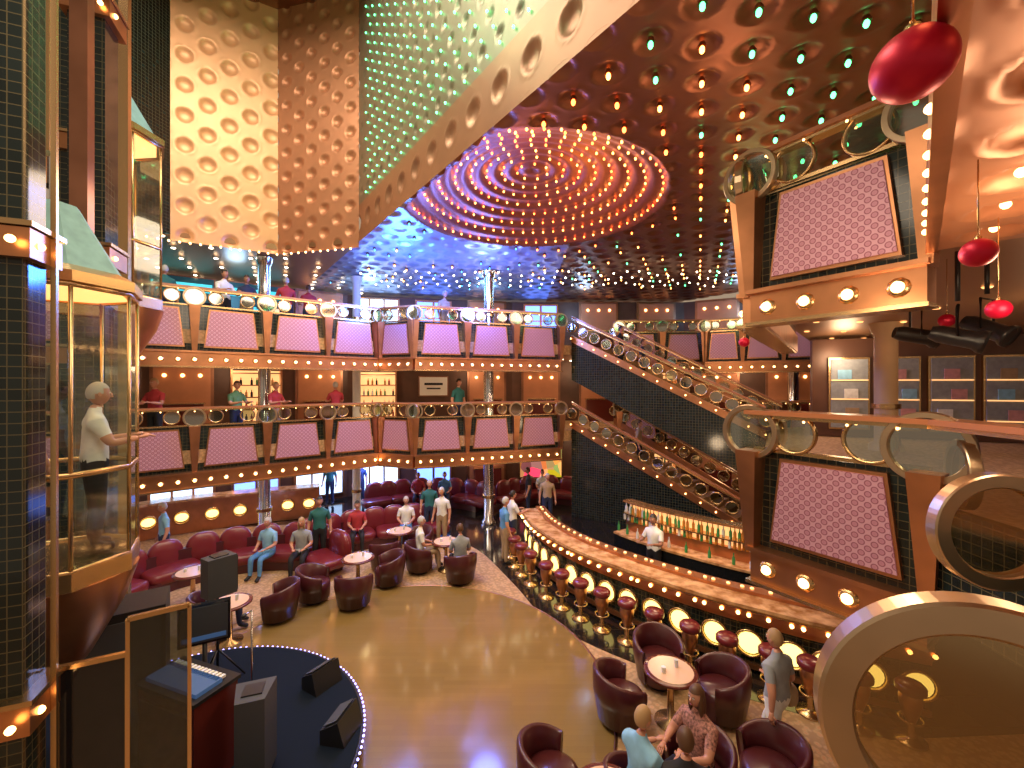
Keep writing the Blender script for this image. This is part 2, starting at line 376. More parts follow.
b.prism([(3,21),(15.5,21),(15.5,5),(17,5),(17,22),(3,22)],8.6,8.68,'ceil_soffit')
b.make('ceiling_soffit')
def wallgrid(name,a,c,z0,z1,sp,r,depth,mats,step=.045,matfn=None,sy=None,flip=False):
    a=np.array(a);c=np.array(c); L=np.hypot(*(c-a)); t=(c-a)/L; n=np.array([-t[1],t[0]])
    if n.dot(np.array([-3,5])-a)<0: n=-n
    def fn(u,v):
        dd=dimple(u-.3,v-.15,sp,r,depth,sy) if not callable(sp) else sp(u,v)
        return np.stack([a[0]+t[0]*u+n[0]*dd,a[1]+t[1]*u+n[1]*dd,z0+v],-1)
    return gridmesh(name,np.linspace(0,L,int(L/step)),np.linspace(0,z1-z0,int((z1-z0)/step)),fn,mats,matfn,flip)
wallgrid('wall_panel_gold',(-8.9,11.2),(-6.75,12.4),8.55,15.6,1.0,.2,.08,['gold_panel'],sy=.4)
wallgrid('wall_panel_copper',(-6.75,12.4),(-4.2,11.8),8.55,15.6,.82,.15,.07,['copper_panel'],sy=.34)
def cdim(u,v):
    return np.where(v<1.0,dimple(u,v-.5,.75,.2,.07,5),dimple(u,v,.5,.1,.04))
wallgrid('wall_panel_led',(-4.2,11.8),(5.2,-.91),CZ,15.6,cdim,0,0,['copper_band','led_tint_panel'],matfn=lambda u,v:(v>1.0)*1)
b=MB(); b.box((-4,5,15.7),(18,18,.2),'copper_dark')
b.make('ceiling_atrium')
b=MB(); 
b.prism([(-8.9,11.2),(-9.3,9.5),(-8.2,5.2),(-6.5,1),(-6.7,1),(-8.4,5.2),(-9.5,9.5),(-9.1,11.3)],8.7,15.6,'tile_black')
for k in range(4):
    p=Vector((-9.2,9.5)).lerp(Vector((-8.15,5.2)),k/3); b.box((p.x,p.y,12),(.12,.12,6.8),'brass')
b.make('wall_left_upper')
b=MB()
rows=int(15/(.62*.866))
for j in range(0,rows):
    v=j*.62*.866; off=.31 if j%2 else 0
    for i in range(-12,22):
        u=i*.62+off
        if v<.2 or u<-7.8: continue
        x,y=O+d*u+nrm*v
        if math.hypot(x-DC[0],y-DC[1])<DR+.1 or y<.5 or abs(x)>1.35*y or y>17.5: continue
        far=math.hypot(x-.5,y-9.4)
        if y>10.5 and random.random()<.35: continue
        mt='bulb_red' if far<3.6 else ('bulb_amber' if (far<4.8 and random.random()<.6) or (y>12 and random.random()<.7) else 'bulb_green')
        if x<0.5 and y>10:
            if random.random()<.45: continue
            mt='glow_cyan' if random.random()<.6 else 'bulb_amber'
        b.lathe([(.03,.04),(.05,-.0),(.05,-.02)],(x,y,CZ+.0),'copper_dark',10,True,cap=False)
        k=1.3 if y<9 else 1
        b.ell((x,y,CZ-.045),(.024*k,.024*k,.035*k),mt,8,5)
b.make('ceiling_cone_lamps')
b=MB()
for k in range(1,9):
    R=k*.335; n=int(2*pi*R/.27)
    for i in range(n):
        a=2*pi*i/n+k*.3; x=DC[0]+R*math.cos(a); y=DC[1]+R*math.sin(a)
        vv=(np.array([x,y])-O).dot(nrm)
        if vv<.2: continue
        z=CZ+float(domez(R))-.03
        b.ell((x,y,z),(.022,.022,.028),'bulb_red' if random.random()<.4 else 'bulb_amber',6,5)
b.make('dome_bulbs')
b=MB()
for j in range(0,16):
    z=CZ+1.1+j*.5*.866*.8
    for i in range(0,34):
        u=i*.34+(.17 if j%2 else 0); x,y=O+d*u-nrm*.03
        if u<0.6 or y<.5: continue
        b.ell((x,y,z+.02),(.022,.022,.028),'bulb_green',6,4)
b.make('wall_led_lights')
sa=np.array([1.22,1.17]); stt=np.array([.687,.726]); sn=np.array([.726,-.687])
def sof(u,v):
    q=dimple(u-.3,v-.35,.62,.2,.07)
    return np.stack([sa[0]+stt[0]*u+sn[0]*v,sa[1]+stt[1]*u+sn[1]*v,6.0-q],-1)
gridmesh('ceiling_near_soffit',np.arange(-.9,3.75,.04),np.arange(0.02,2.6,.04),sof,['copper_panel'])
b=MB()
for j in range(4):
    for i in range(-1,6):
        u=.3+i*.62+(.31 if j%2 else 0); v=.35+j*.537
        x,y=sa+stt*u+sn*v; b.ell((x,y,6.03),(.03,.03,.03),'bulb',8,6)
for i in range(14):
    x,y=sa+stt*(i*.28-.3); b.ell((x-.03,y+.03,6.08),(.025,)*3,'bulb',8,6)
a=Vector(sa-stt*.9);c=Vector(sa+stt*3.75)
for (o0,o1,zz0,zz1) in ((-.04,.04,5.97,6.5),):
    n_=Vector(sn); b.hexa([(*(a+n_*o0),zz0),(*(c+n_*o0),zz0),(*(c+n_*o1),zz0),(*(a+n_*o1),zz0)],[(*(a+n_*o0),zz1),(*(c+n_*o0),zz1),(*(c+n_*o1),zz1),(*(a+n_*o1),zz1)],'copper')
b.make('soffit_lamps')
b=MB()
def edgey(x):
    for (x0,y0),(x1,y1) in zip(left[:-1]+[(2.2,15.7),(4,17),(7.5,16.8),(11,15)],left[1:]+[(4,17),(7.5,16.8),(11,15),(16,15)]):
        if x0<=x<=x1: return y0+(y1-y0)*(x-x0)/(x1-x0)
    return 8
for z in (2.73,5.83,8.6):
    for i in range(-12,16):
        for j in range(9,20):
            x=i*1.05+(.5 if j%2 else 0); y=j*1.0
            if y>edgey(x)+.5 and (z<8 or (x<-6)): b.lathe([(.06,0),(.045,-.02)],(x,y,z),'bulb_white',8,False)
for i in range(12):
    for j in range(7):
        x=4.5+i*.9; y=2.5+j*1.6
        if x>3.2+ (y-5)*.7 and y<13 and x-y>2.9: b.lathe([(.06,0),(.045,-.02)],(x,y,6.09),'bulb_white',8,False)
        elif x>3.2+(y-5)*.7 and 5<y<13: b.lathe([(.06,0),(.045,-.02)],(x,y,6.09),'bulb_soft',8,False)
for a,c in zip([(-12,8.0),(-8.9,11.15),(-6.75,12.35)],[(-8.9,11.15),(-6.75,12.35),(-4.2,11.75)]):
    a=Vector(a);c=Vector(c); n=int((c-a).length/.22)
    for i in range(n):
        p=a.lerp(c,i/n); b.ell((p.x,p.y,8.52),(.03,)*3,'bulb',6,5)
for k in range(3):
    for i in range(34):
        x=-5+i*.38; y=14.2+.8*k+.3*math.sin(i); b.ell((x,y,8.45),(.03,)*3,'bulb_white',6,4)
b.make('downlights')
# ------------------------------------------------------------------ back walls with features
wl=[(-15.4,7.5),(-12.5,14.5),(-7,18.3),(0,20),(8,20),(15.3,16)]
b=MB()
for a,c in zip(wl[:-1],wl[1:]):
    a=Vector(a);c=Vector(c); t=(c-a).normalized(); n=Vector((t.y,-t.x)); o=n*-.2
    b.prism([tuple(a),tuple(c),tuple(c+o),tuple(a+o)],0,8.6,'wall_brown')
b.make('wall_back')
b=MB(); b.box((15.6,6,4.2),(.2,20,9),'wall_brown'); b.make('wall_right')
def feature(kind,p,t,n,z):
    b=MB(); b.M=Matrix(((t.x,n.x,0,p.x),(t.y,n.y,0,p.y),(0,0,1,z),(0,0,0,1)))
    if kind=='win':
        name='window_blue'; b.box((0,.06,1.25),(1.9,.1,2.1),'copper')
        for i in range(3): b.box((-.6+i*.6,.12,1.25),(.52,.04,1.95),'glow_daylight'); b.box((-.6+i*.6,.15,1.5),(.52,.04,.05),'brass')
    elif kind=='blue':
        name='window_blue'; b.box((0,.06,1.35),(1.6,.1,1.9),'copper')
        for i in range(2): b.box((-.38+i*.76,.12,1.35),(.66,.04,1.7),'glow_blue'); b.box((-.38+i*.76,.15,1.5),(.66,.04,.05),'brass')
    elif kind=='shelf':
        name='display_shelf'; b.box((0,.05,1.2),(1.6,.08,2.0),'glow_warm'); 
        for k in range(5): b.box((0,.25,.3+k*.45),(1.6,.4,.04),'copper_dark')
        for sx in (-.8,.8): b.box((sx,.25,1.2),(.06,.42,2.1),'copper')
        for k in range(4):
            for i in range(9):
                if random.random()<.75: b.lathe([(.04,0),(.04,.16),(.015,.2),(.015,.27)],(-.68+i*.17,.28,.32+k*.45),random.choice(['bottle_g','bottle_a','bottle_c','cl_red','cl_black']),8)
    elif kind=='mural':
        name='wall_mural'; b.box((0,.06,1.3),(2.0,.08,1.7),'brass'); b.box((0,.11,1.3),(1.9,.04,1.6),'mural')
    elif kind=='teal':
        name='teal_lit_panel'; b.box((0,.06,1.3),(1.9,.1,2.2),'copper_dark'); b.box((0,.12,1.3),(1.8,.04,2.1),'teal'); b.box((0,.15,2.0),(1.7,.04,.3),'glow_teal')
        for i in range(5): b.box((-.7+i*.35,.16,1.2),(.2,.05,.6),random.choice(['glow_teal','cl_black','glow_warm','teal']))
    elif kind=='sign':
        name='wall_sign'; b.box((0,.06,1.6),(1.3,.1,.9),'copper_dark'); b.box((0,.12,1.6),(1.2,.04,.8),'white'); b.box((0,.15,1.7),(.8,.02,.1),'cl_black'); b.box((0,.15,1.5),(.6,.02,.06),'cl_black')
    else:
        name='gold_wall_panel'; b.box((0,.06,1.3),(1.8,.1,2.2),'copper_dark'); b.box((0,.12,1.3),(1.6,.05,2.0),'copper_panel')
        for k in range(3): b.ell((-.5+k*.5,.18,2.0),(.06,)*3,'bulb',8,6)
        b.box((0,.3,.5),(1.2,.35,1.0),'maroon_wood'); b.box((0,.3,1.02),(1.3,.4,.04),'brass')
    b.make(name)
kinds={0:['shelf','blue','win', 'win','blue','win', 'win','blue','gold', 'mural','mural','shelf', 'gold','shelf','gold'],
1:['gold','shelf','gold', 'gold','shelf','gold', 'shelf','sign','gold', 'gold','gold','shelf', 'gold','gold','gold'],
2:['teal','teal','teal', 'teal','teal','gold', 'win','blue','gold', 'blue','gold','gold', 'gold','shelf','gold']}
for lv in range(3):
    c_=0
    for a,c in zip(wl[:-1],wl[1:]):
        a=Vector(a);c=Vector(c); L=(c-a).length; t=(c-a)/L; n=Vector((t.y,-t.x)); k=int(L/2.15)
        for i in range(k):
            feature(kinds[lv][c_%len(kinds[lv])],a.lerp(c,(i+.5)/k),-t,n,lv*3.1); c_+=1
def column(x,y,z0,z1,r=.2,mt='chrome'):
    b=MB(); b.lathe([(r*1.5,z0),(r*1.5,z0+.12),(r,z0+.2),(r,z1-.25),(r*1.2,z1-.2),(r*1.5,z1)],(x,y,0),mt,24)
    b.lathe([(r*1.25,z0+.9),(r*1.25,z0+1.0)],(x,y,0),'brass',24); b.make('column')
for z0,z1 in ((0.006,2.74),(3.1,5.84),(6.2,8.66)):
    column(-.8,14.75,z0,z1,.17); column(-7.6,13.2,z0,z1,.17,'chrome'); column(-5.6,15.5,z0,z1,.14,'white')
column(8.0,9.2,3.38,6.1,.2,'cream_wall'); column(5.2,17.6,3.1,5.84,.18);column(10.4,15.9,3.1,5.84,.18)
column(5.2,17.6,0.006,2.74,.18)
b=MB()
b.M=Matrix.Translation((11.5,10.6,3.4))@Matrix.Rotation(-.35,4,'Z')
b.box((0,0,1.3),(7,.2,2.6),'wall_brown')
for i in range(6):
    x=-2.7+i*1.05
    b.box((x,-.14,1.15),(.9,.08,1.9),'brass'); b.box((x,-.19,1.15),(.8,.04,1.8),'cl_grey')
    for k in range(3): b.box((x,-.22,.5+k*.5),(.8,.03,.03),'glow_warm'); b.box((x+random.uniform(-.2,.2),-.23,.65+k*.5),(.3,.02,.25),random.choice(['cl_white','cl_pink','cl_tan','cl_lblue']))
b.M=Matrix(); b.make('shop_front')
# ------------------------------------------------------------------ bar
bp=smooth([(.25,12.6),(.55,11.2),(1.2,9.8),(2.16,8.6),(3.27,7.55),(4.1,6.95),(4.9,6.45),(5.9,6.0)],.12)
def norms(P):
    out=[]
    for i in range(len(P)):
        t=(P[min(i+1,len(P)-1)]-P[max(i-1,0)]).normalized(); n=Vector((-t.y,t.x,0))
        if n.x<0: n=-n
        out.append(n)
    return out
bn=norms(bp)
def strip(b,P,N,o0,o1,z0,z1,mat):
    vs=[]
    for p,n in zip(P,N):
        a=p+n*o0;c=p+n*o1
        vs+= [(a.x,a.y,z0),(c.x,c.y,z0),(c.x,c.y,z1),(a.x,a.y,z1)]
    fs=[]
    for i in range(len(P)-1):
        for k in range(4): fs.append((i*4+k,i*4+(k+1)%4,i*4+4+(k+1)%4,i*4+4+k))
    fs.append((0,1,2,3)); m=(len(P)-1)*4; fs.append((m+3,m+2,m+1,m))
    b.add(vs,fs,mat)
b=MB()
strip(b,bp,bn,0,.75,1.08,1.14,'bar_marble'); strip(b,bp,bn,.0,.06,.93,1.08,'copper'); strip(b,bp,bn,.12,.6,.02,1.08,'tile_black')
strip(b,bp,bn,-.02,.02,1.06,1.09,'brass'); strip(b,bp,bn,.07,.12,.08,.16,'copper'); strip(b,bp,bn,.07,.12,.82,.9,'copper')
strip(b,bp,bn,.45,.7,1.14,1.2,'copper')
b.make('bar_counter')
b=MB(); L=0; stools=[]
nxt=.3; nb=.1
for i in range(1,len(bp)):
    L+=(bp[i]-bp[i-1]).length; p=bp[i];n=bn[i]
    ang=math.atan2(n.y,n.x)
    if L>nb:
        nb+=.24; b.ell((p.x-n.x*.02,p.y-n.y*.02,1.0),(.032,)*3,'bulb',8,6); b.ell((p.x+n.x*.57,p.y+n.y*.57,1.21),(.035,.035,.02),'bulb_soft',8,6)
    if L>nxt:
        nxt+=.54; q=p+n*.1
        M=b.M.copy(); b.M=Matrix.Translation((q.x,q.y,.49))@Matrix.Rotation(ang-pi/2,4,'Z')
        b.ring((0,0,0),.23,.04,.06,'brass',24); b.ell((0,0,0),(.175,.04,.175),'glow_yellow',18,8); b.M=M
        stools.append((p-n*.42+Vector((-n.y,n.x,0))*.27,ang))
b.make('bar_front_lamps')
b=MB()
b.lathe([(.18,.006),(.18,.03),(.06,.05),(.045,.08),(.04,.25)],(0,0,0),'brass',20)
b.lathe([(.05,.25),(.09,.38),(.125,.5),(.13,.6),(.1,.66)],(0,0,0),'copper',20)
b.lathe([(.14,.66),(.17,.69),(.17,.75),(.14,.785),(.001,.79)],(0,0,0),'red_leather',20)
b.ring((0,0,.3),.14,.02,.02,'brass',20,'z'); 
for a in range(3): b.tube([(0,0,.3),(.13*math.cos(a*2.1),.13*math.sin(a*2.1),.3)],.01,'brass',6)
st=b.make('bar_stool',loc=(*stools[0][0].xy,0))
for p,a in stools[1:]: place(st.data,'bar_stool',(p.x,p.y,0))
bi=[i for i in range(len(bp)) if 2.2<i*.13<8.0]
P2=[bp[i] for i in bi];N2=[bn[i] for i in bi]
b=MB(); strip(b,P2,N2,1.9,2.5,.02,.95,'black_gloss'); strip(b,P2,N2,1.88,2.52,.95,1.0,'bar_marble')
strip(b,P2,N2,2.3,2.5,1.0,1.25,'copper'); strip(b,P2,N2,2.42,2.5,1.25,1.75,'glow_warm'); strip(b,P2,N2,2.2,2.5,1.72,1.77,'brass');strip(b,P2,N2,2.2,2.42,1.42,1.45,'brass')
for k,(p,n) in enumerate(zip(P2,N2)):
    for off,z in ((2.3,1.25),(2.32,1.45),(2.05,1.0)):
        q=p+n*off+Vector((random.uniform(-.03,.03),random.uniform(-.03,.03),0))
        if off==2.05 and k%4: continue
        b.lathe([(.035,0),(.035,.13),(.012,.18),(.012,.24)],(q.x,q.y,z),random.choice(['bottle_g','bottle_a','bottle_c','bottle_a']),8)
b.make('back_bar_shelf')
b=MB(); P3=smooth([(-12.5,11.5),(-10.8,13.4),(-8.8,14.6),(-6.9,15.4)],.15)
N3=[n if n.y>0 else -n for n in norms(P3)]
strip(b,P3,N3,0,.6,1.05,1.12,'bar_marble'); strip(b,P3,N3,.1,.5,.02,1.05,'copper')
for i in range(2,len(P3),4):
    p=P3[i]+N3[i]*.06; M=b.M.copy(); b.M=Matrix.Translation((p.x,p.y,.55))@Matrix.Rotation(math.atan2(N3[i].y,N3[i].x)-pi/2,4,'Z')
    b.ring((0,0,0),.22,.04,.05,'brass',20); b.ell((0,0,0),(.17,.05,.13),'glow_yellow',16,8); b.M=M
b.make('lounge_bar_counter')
# ------------------------------------------------------------------ furniture
def tubchair():
    b=MB(); n=20; vs=[];fs=[]
    for i in range(n+1):
        a=math.radians(-215+250*i/n); k=math.sin(pi*i/n); top=.62+.17*k
        for r,z in ((.33,.1),(.40,.5),(.40,top-.03),(.37,top),(.33,top-.02),(.30,.4)):
            vs.append((r*math.cos(a),r*math.sin(a),z))
    for i in range(n):
        for j in range(6): fs.append((i*6+j,i*6+(j+1)%6,i*6+6+(j+1)%6,i*6+6+j))
    fs.append(tuple(range(6))); fs.append(tuple(n*6+j for j in range(5,-1,-1)))
    b.add(vs,fs,'maroon',True)
    b.lathe([(.3,.1),(.32,.3),(.31,.42),(.25,.46),(.001,.47)],(0,0,0),'maroon',24)
    b.lathe([(.2,.006),(.2,.1)],(0,0,0),'black',16)
    return b
ch=None
chairs=[(-4.75,8.75,100),(-5.8,8.3,-60),(-4.35,9.5,-80),(-3.4,9.25,10),(-2.95,10.25,110),(-3.3,11.15,20),(-2.6,12.0,150),(-1.25,10.4,20),(-2.35,11.0,-70),
(1.55,6.1,-80),(2.35,6.9,180),(3.0,6.2,90),(.45,4.85,-80),(2.95,4.9,90),(2.1,4.85,120),(1.35,4.5,-60)]
for x,y,r in chairs:
    if ch is None: ch=tubchair().make('tub_chair',loc=(x,y,0),rz=math.radians(r))
    else: place(ch.data,'tub_chair',(x,y,0),math.radians(r))
b=MB(); b.lathe([(.22,.006),(.22,.03),(.05,.06),(.04,.66),(.1,.7)],(0,0,0),'brass',20); b.lathe([(.34,.7),(.37,.715),(.37,.74),(.35,.75),(.001,.752)],(0,0,0),'maroon_wood',28)
b.lathe([(.31,.753),(.3,.757),(.001,.757)],(0,0,0),'table_cream',28,False)
b.lathe([(.025,.757),(.03,.86)],(.1,.05,0),'bottle_c',10); b.lathe([(.03,.757),(.035,.83)],(-.12,-.06,0),'cl_white',10)
tb=b.make('cocktail_table',loc=(-5.25,8.0,0))
for x,y in ((-3.6,10.05),(-3.1,11.9),(-1.7,11.1),(2.25,6.1),(.95,4.25),(-6.9,9.3)): place(tb.data,'cocktail_table',(x,y,0))
def sofa(pts,name='curved_banquette_sofa',hh=.98):
    P=smooth(pts,.5); N=[n if n.y>0 else -n for n in norms(P)]; b=MB()
    for p,n in zip(P,N):
        a=math.atan2(n.y,n.x)-pi/2; q=p+n*.78
        b.ell((q.x,q.y,.6),(.37,.16,hh-.56),'red_leather',20,12,.8,a)
    for p,n in list(zip(P,N))[::2]:
        a=math.atan2(n.y,n.x)-pi/2
        q=p+n*.38; b.ell((q.x,q.y,.34),(.56,.4,.14),'red_leather',24,8,.4,a)
    strip(b,P,N,.06,.8,.01,.28,'maroon'); strip(b,P,N,.68,.85,.2,.72,'maroon'); b.make(name)
sofa([(-8.1,9.0),(-7.7,10.1),(-6.6,10.9),(-5.5,10.95),(-4.9,10.5)])
sofa([(-5.2,11.6),(-4.4,12.3),(-3.3,12.8),(-2.2,13.1)])
sofa([(-4.9,15.9),(-3.6,16.6),(-2.2,16.5),(-1.4,16.0)]); sofa([(.2,16.4),(1.2,17.2),(2.4,16.8)])
# ------------------------------------------------------------------ stage equipment
def wedge(x,y,r,s=1):
    b=MB(); b.M=Matrix.Scale(s,4); b.hexa([(-.28,-.22,0),(.28,-.22,0),(.28,.2,0),(-.28,.2,0)],[(-.28,-.1,.38),(.28,-.1,.38),(.28,.2,.22),(-.28,.2,.22)],'black')
    b.hexa([(-.24,-.06,.375),(.24,-.06,.375),(.24,.17,.25),(-.24,.17,.25)],[(-.24,-.06,.39),(.24,-.06,.39),(.24,.17,.265),(-.24,.17,.265)],'grey_dark')
    b.make('stage_monitor_speaker',loc=(x,y,.3),rz=math.radians(r))
wedge(-2.85,6.45,60,.8); wedge(-2.2,5.55,80,.8)
def pa(x,y,zt,r,h=.62,w=.38,pole=True):
    b=MB(); b.hexa([(-w/2,-.2,zt-h),(w/2,-.2,zt-h),(w*.35,.18,zt-h),(-w*.35,.18,zt-h)],[(-w/2,-.2,zt),(w/2,-.2,zt),(w*.35,.18,zt),(-w*.35,.18,zt)],'grey_dark')
    b.box((0,-.21,zt-h/2),(w*.88,.02,h*.9),'black'); b.box((0,-.02,zt-.0),(w*.5,.2,.03),'black')
    if pole:
        b.tube([(0,0,0),(0,0,zt-h)],.02,'black')
        for k in range(3):
            a=k*2.1; b.tube([(0,0,.5),(.35*math.cos(a),.35*math.sin(a),.01)],.013,'black',6)
    b.make('pa_speaker',loc=(x,y,.3),rz=math.radians(r))
pa(-4.45,6.5,1.9,150,.58,.32); pa(-2.95,4.9,1.0,200,.95,.42,False)
b=MB(); b.box((0,0,.5),(.95,.5,1.0),'maroon_wood'); b.box((0,0,1.02),(1.0,.55,.04),'black'); b.box((0,-.05,1.06),(.85,.3,.05),'screen'); b.box((0,-.27,.5),(.8,.02,.75),'maroon')
for i in range(14): b.box((-.4+i*.06,.1,1.07),(.04,.12,.03),'white')
b.make('keyboard_console',loc=(-3.8,5.05,.3),rz=math.radians(-20))
b=MB(); b.box((0,0,1.2),(.6,.08,.55),'black_gloss'); b.box((0,-.045,1.2),(.54,.01,.48),'grey_dark'); b.box((0,-.052,1.02),(.5,.01,.06),'screen'); b.tube([(0,0,0),(0,0,.95)],.03,'black'); b.box((0,0,.02),(.5,.4,.04),'black')
b.make('monitor_stand',loc=(-4.25,5.95,.3),rz=.5)
b=MB(); b.box((0,0,.9),(.8,.6,1.8),'black'); b.box((0,-.31,.9),(.7,.02,1.6),'grey_dark'); b.make('equipment_cabinet',loc=(-4.75,5.3,.3),rz=.6)
b=MB(); b.tube([(0,0,0),(0,0,1.5)],.012,'chrome',6); b.lathe([(.15,0),(.14,.02)],(0,0,0),'black',16); b.tube([(0,0,1.5),(.1,-.3,1.6)],.01,'chrome',6); b.ell((.11,-.34,1.61),(.03,.04,.03),'black')
b.make('microphone_stand',loc=(-3.45,5.7,.3))
# ------------------------------------------------------------------ lift
def liftcar(name,x,y,z0,r=.66,h=2.75,rz=0):
    b=MB(); n=8
    b.lathe([(r*1.04,-.12),(r*1.04,.05),(.001,.06)],(0,0,0),'brass',n,False)
    b.lathe([(.12,-1.2),(r*.45,-.95),(r*.85,-.45),(r*1.0,-.12)],(0,0,0),'copper',n*3,True)
    b.lathe([(r*1.0,.05),(r*1.0,h)],(0,0,0),'glass',n,False,cap=False)
    for i in range(n):
        a=2*pi*i/n; b.tube([(r*math.cos(a),r*math.sin(a),0),(r*math.cos(a),r*math.sin(a),h)],.018,'brass',8)
    for zz in (.05,.95,h-.02): b.ring((0,0,zz),r*1.03,.03,.04,'brass',n,'z')
    b.lathe([(r*1.08,h),(r*1.08,h+.1),(r*.85,h+.18)],(0,0,0),'brass',n,False)
    b.lathe([(r*.85,h+.18),(r*.5,h+.6),(r*.3,h+.85),(.02,h+.9)],(0,0,0),'roof_teal',n,False)
    b.lathe([(.001,h-.04),(r*.9,h-.03)],(0,0,0),'bulb_soft',n,False,cap=False)
    b.lathe([(.03,h+.9),(.03,h+4)],(0,0,0),'chrome',8)
    return b.make(name,loc=(x,y,z0),rz=rz)
lc=liftcar('glass_elevator',-4.62,4.33,3.0,rz=.2)
place(lc.data,'glass_elevator',(-6.75,7.3,6.2),.3)
b=MB()
def tpil(x,y,w,z0,z1,rz=.4,mt='tile_black'):
    b.box((x,y,(z0+z1)/2),(w,w,z1-z0),mt,rz)
tpil(-3.85,3.3,.28,0,15.5); tpil(-5.35,5.5,.36,0,15.5); tpil(-6.3,6.2,.3,0,15.5)
tpil(-4.25,3.9,.14,6.9,15.5,.4,'brass'); tpil(-4.95,4.95,.16,6.2,15.5,.4,'copper_dark'); tpil(-5.9,6.55,.12,0,15.5,.4,'brass'); tpil(-3.66,3.44,.035,0,15.5,.4,'brass')
for (x,y,z,w) in ((-3.85,3.3,5.85,.42),(-5.35,5.5,9.5,.5),(-5.35,5.5,6.4,.5),(-3.85,3.3,2.3,.42),(-3.85,3.3,9.5,.42),(-6.3,6.2,8.2,.42),(-6.3,6.2,5.2,.42)):
    b.box((x,y,z),(w,w,.22),'copper',.4); b.box((x,y,z+.14),(w*1.1,w*1.1,.04),'brass',.4)
    for s in (-1,1): b.ell((x+w*.55,y+s*.1-.1,z),(.03,)*3,'bulb',8,6)
b.make('elevator_shaft')
b=MB()
def framep(a,c,z0,z1,mt):
    a=Vector(a);c=Vector(c); L=(c-a).length; m=(a+c)/2; r=math.atan2((c-a).y,(c-a).x)
    b.box((m.x,m.y,(z0+z1)/2),(L,.02,z1-z0),mt,r)
    for p in (a,c): b.box((p.x,p.y,(z0+z1)/2),(.03,.04,z1-z0),'brass',r)
    for z in (z0+.03,z1): b.box((m.x,m.y,z),(L,.04,.04),'brass',r)
framep((-3.75,3.55),(-3.35,3.75),.32,2.45,'black_gloss'); framep((-3.35,3.75),(-3.0,4.0),.32,2.75,'glass_dark')
b.make('elevator_base_screen')
# ------------------------------------------------------------------ ornaments, spotlights
def ornament(x,y,z,r,top):
    b=MB(); b.ell((0,0,0),(r,r,r*.96),'ornament_red',28,18); b.lathe([(r*.2,r*.92),(r*.2,r*1.12),(r*.1,r*1.15)],(0,0,0),'brass',14)
    b.ring((0,0,r*1.22),r*.1,r*.03,r*.03,'brass',12); b.tube([(0,0,r*1.25),(0,0,top-z)],.004,'brass',6); b.make('christmas_bauble',loc=(x,y,z))
ornament(1.37,1.47,5.89,.118,8.65); ornament(2.45,2.26,5.49,.075,5.98); ornament(2.78,5.15,5.3,.06,5.5); ornament(3.45,3.05,5.33,.07,5.98); ornament(4.45,4.4,5.45,.07,6.08)
def spot(x,y,z,rz,tilt):
    b=MB(); b.tube([(0,0,.35),(0,0,6.08-z)],.02,'black'); b.tube([(-.13,0,0),(-.13,0,.3),(.13,0,.3),(.13,0,0)],.012,'black',6)
    R=Matrix.Rotation(tilt,3,'X'); b.lathe([(.06,-.2),(.085,-.13),(.085,.12),(.11,.16),(.11,.2),(.09,.18)],(0,0,0),'black',20,True,R); 
    b.make('stage_spotlight',loc=(x,y,z),rz=rz)
spot(4.3,4.15,5.25,.8,1.9); spot(4.75,4.3,5.35,.4,2.1); spot(4.6,4.9,5.35,1.2,1.8)
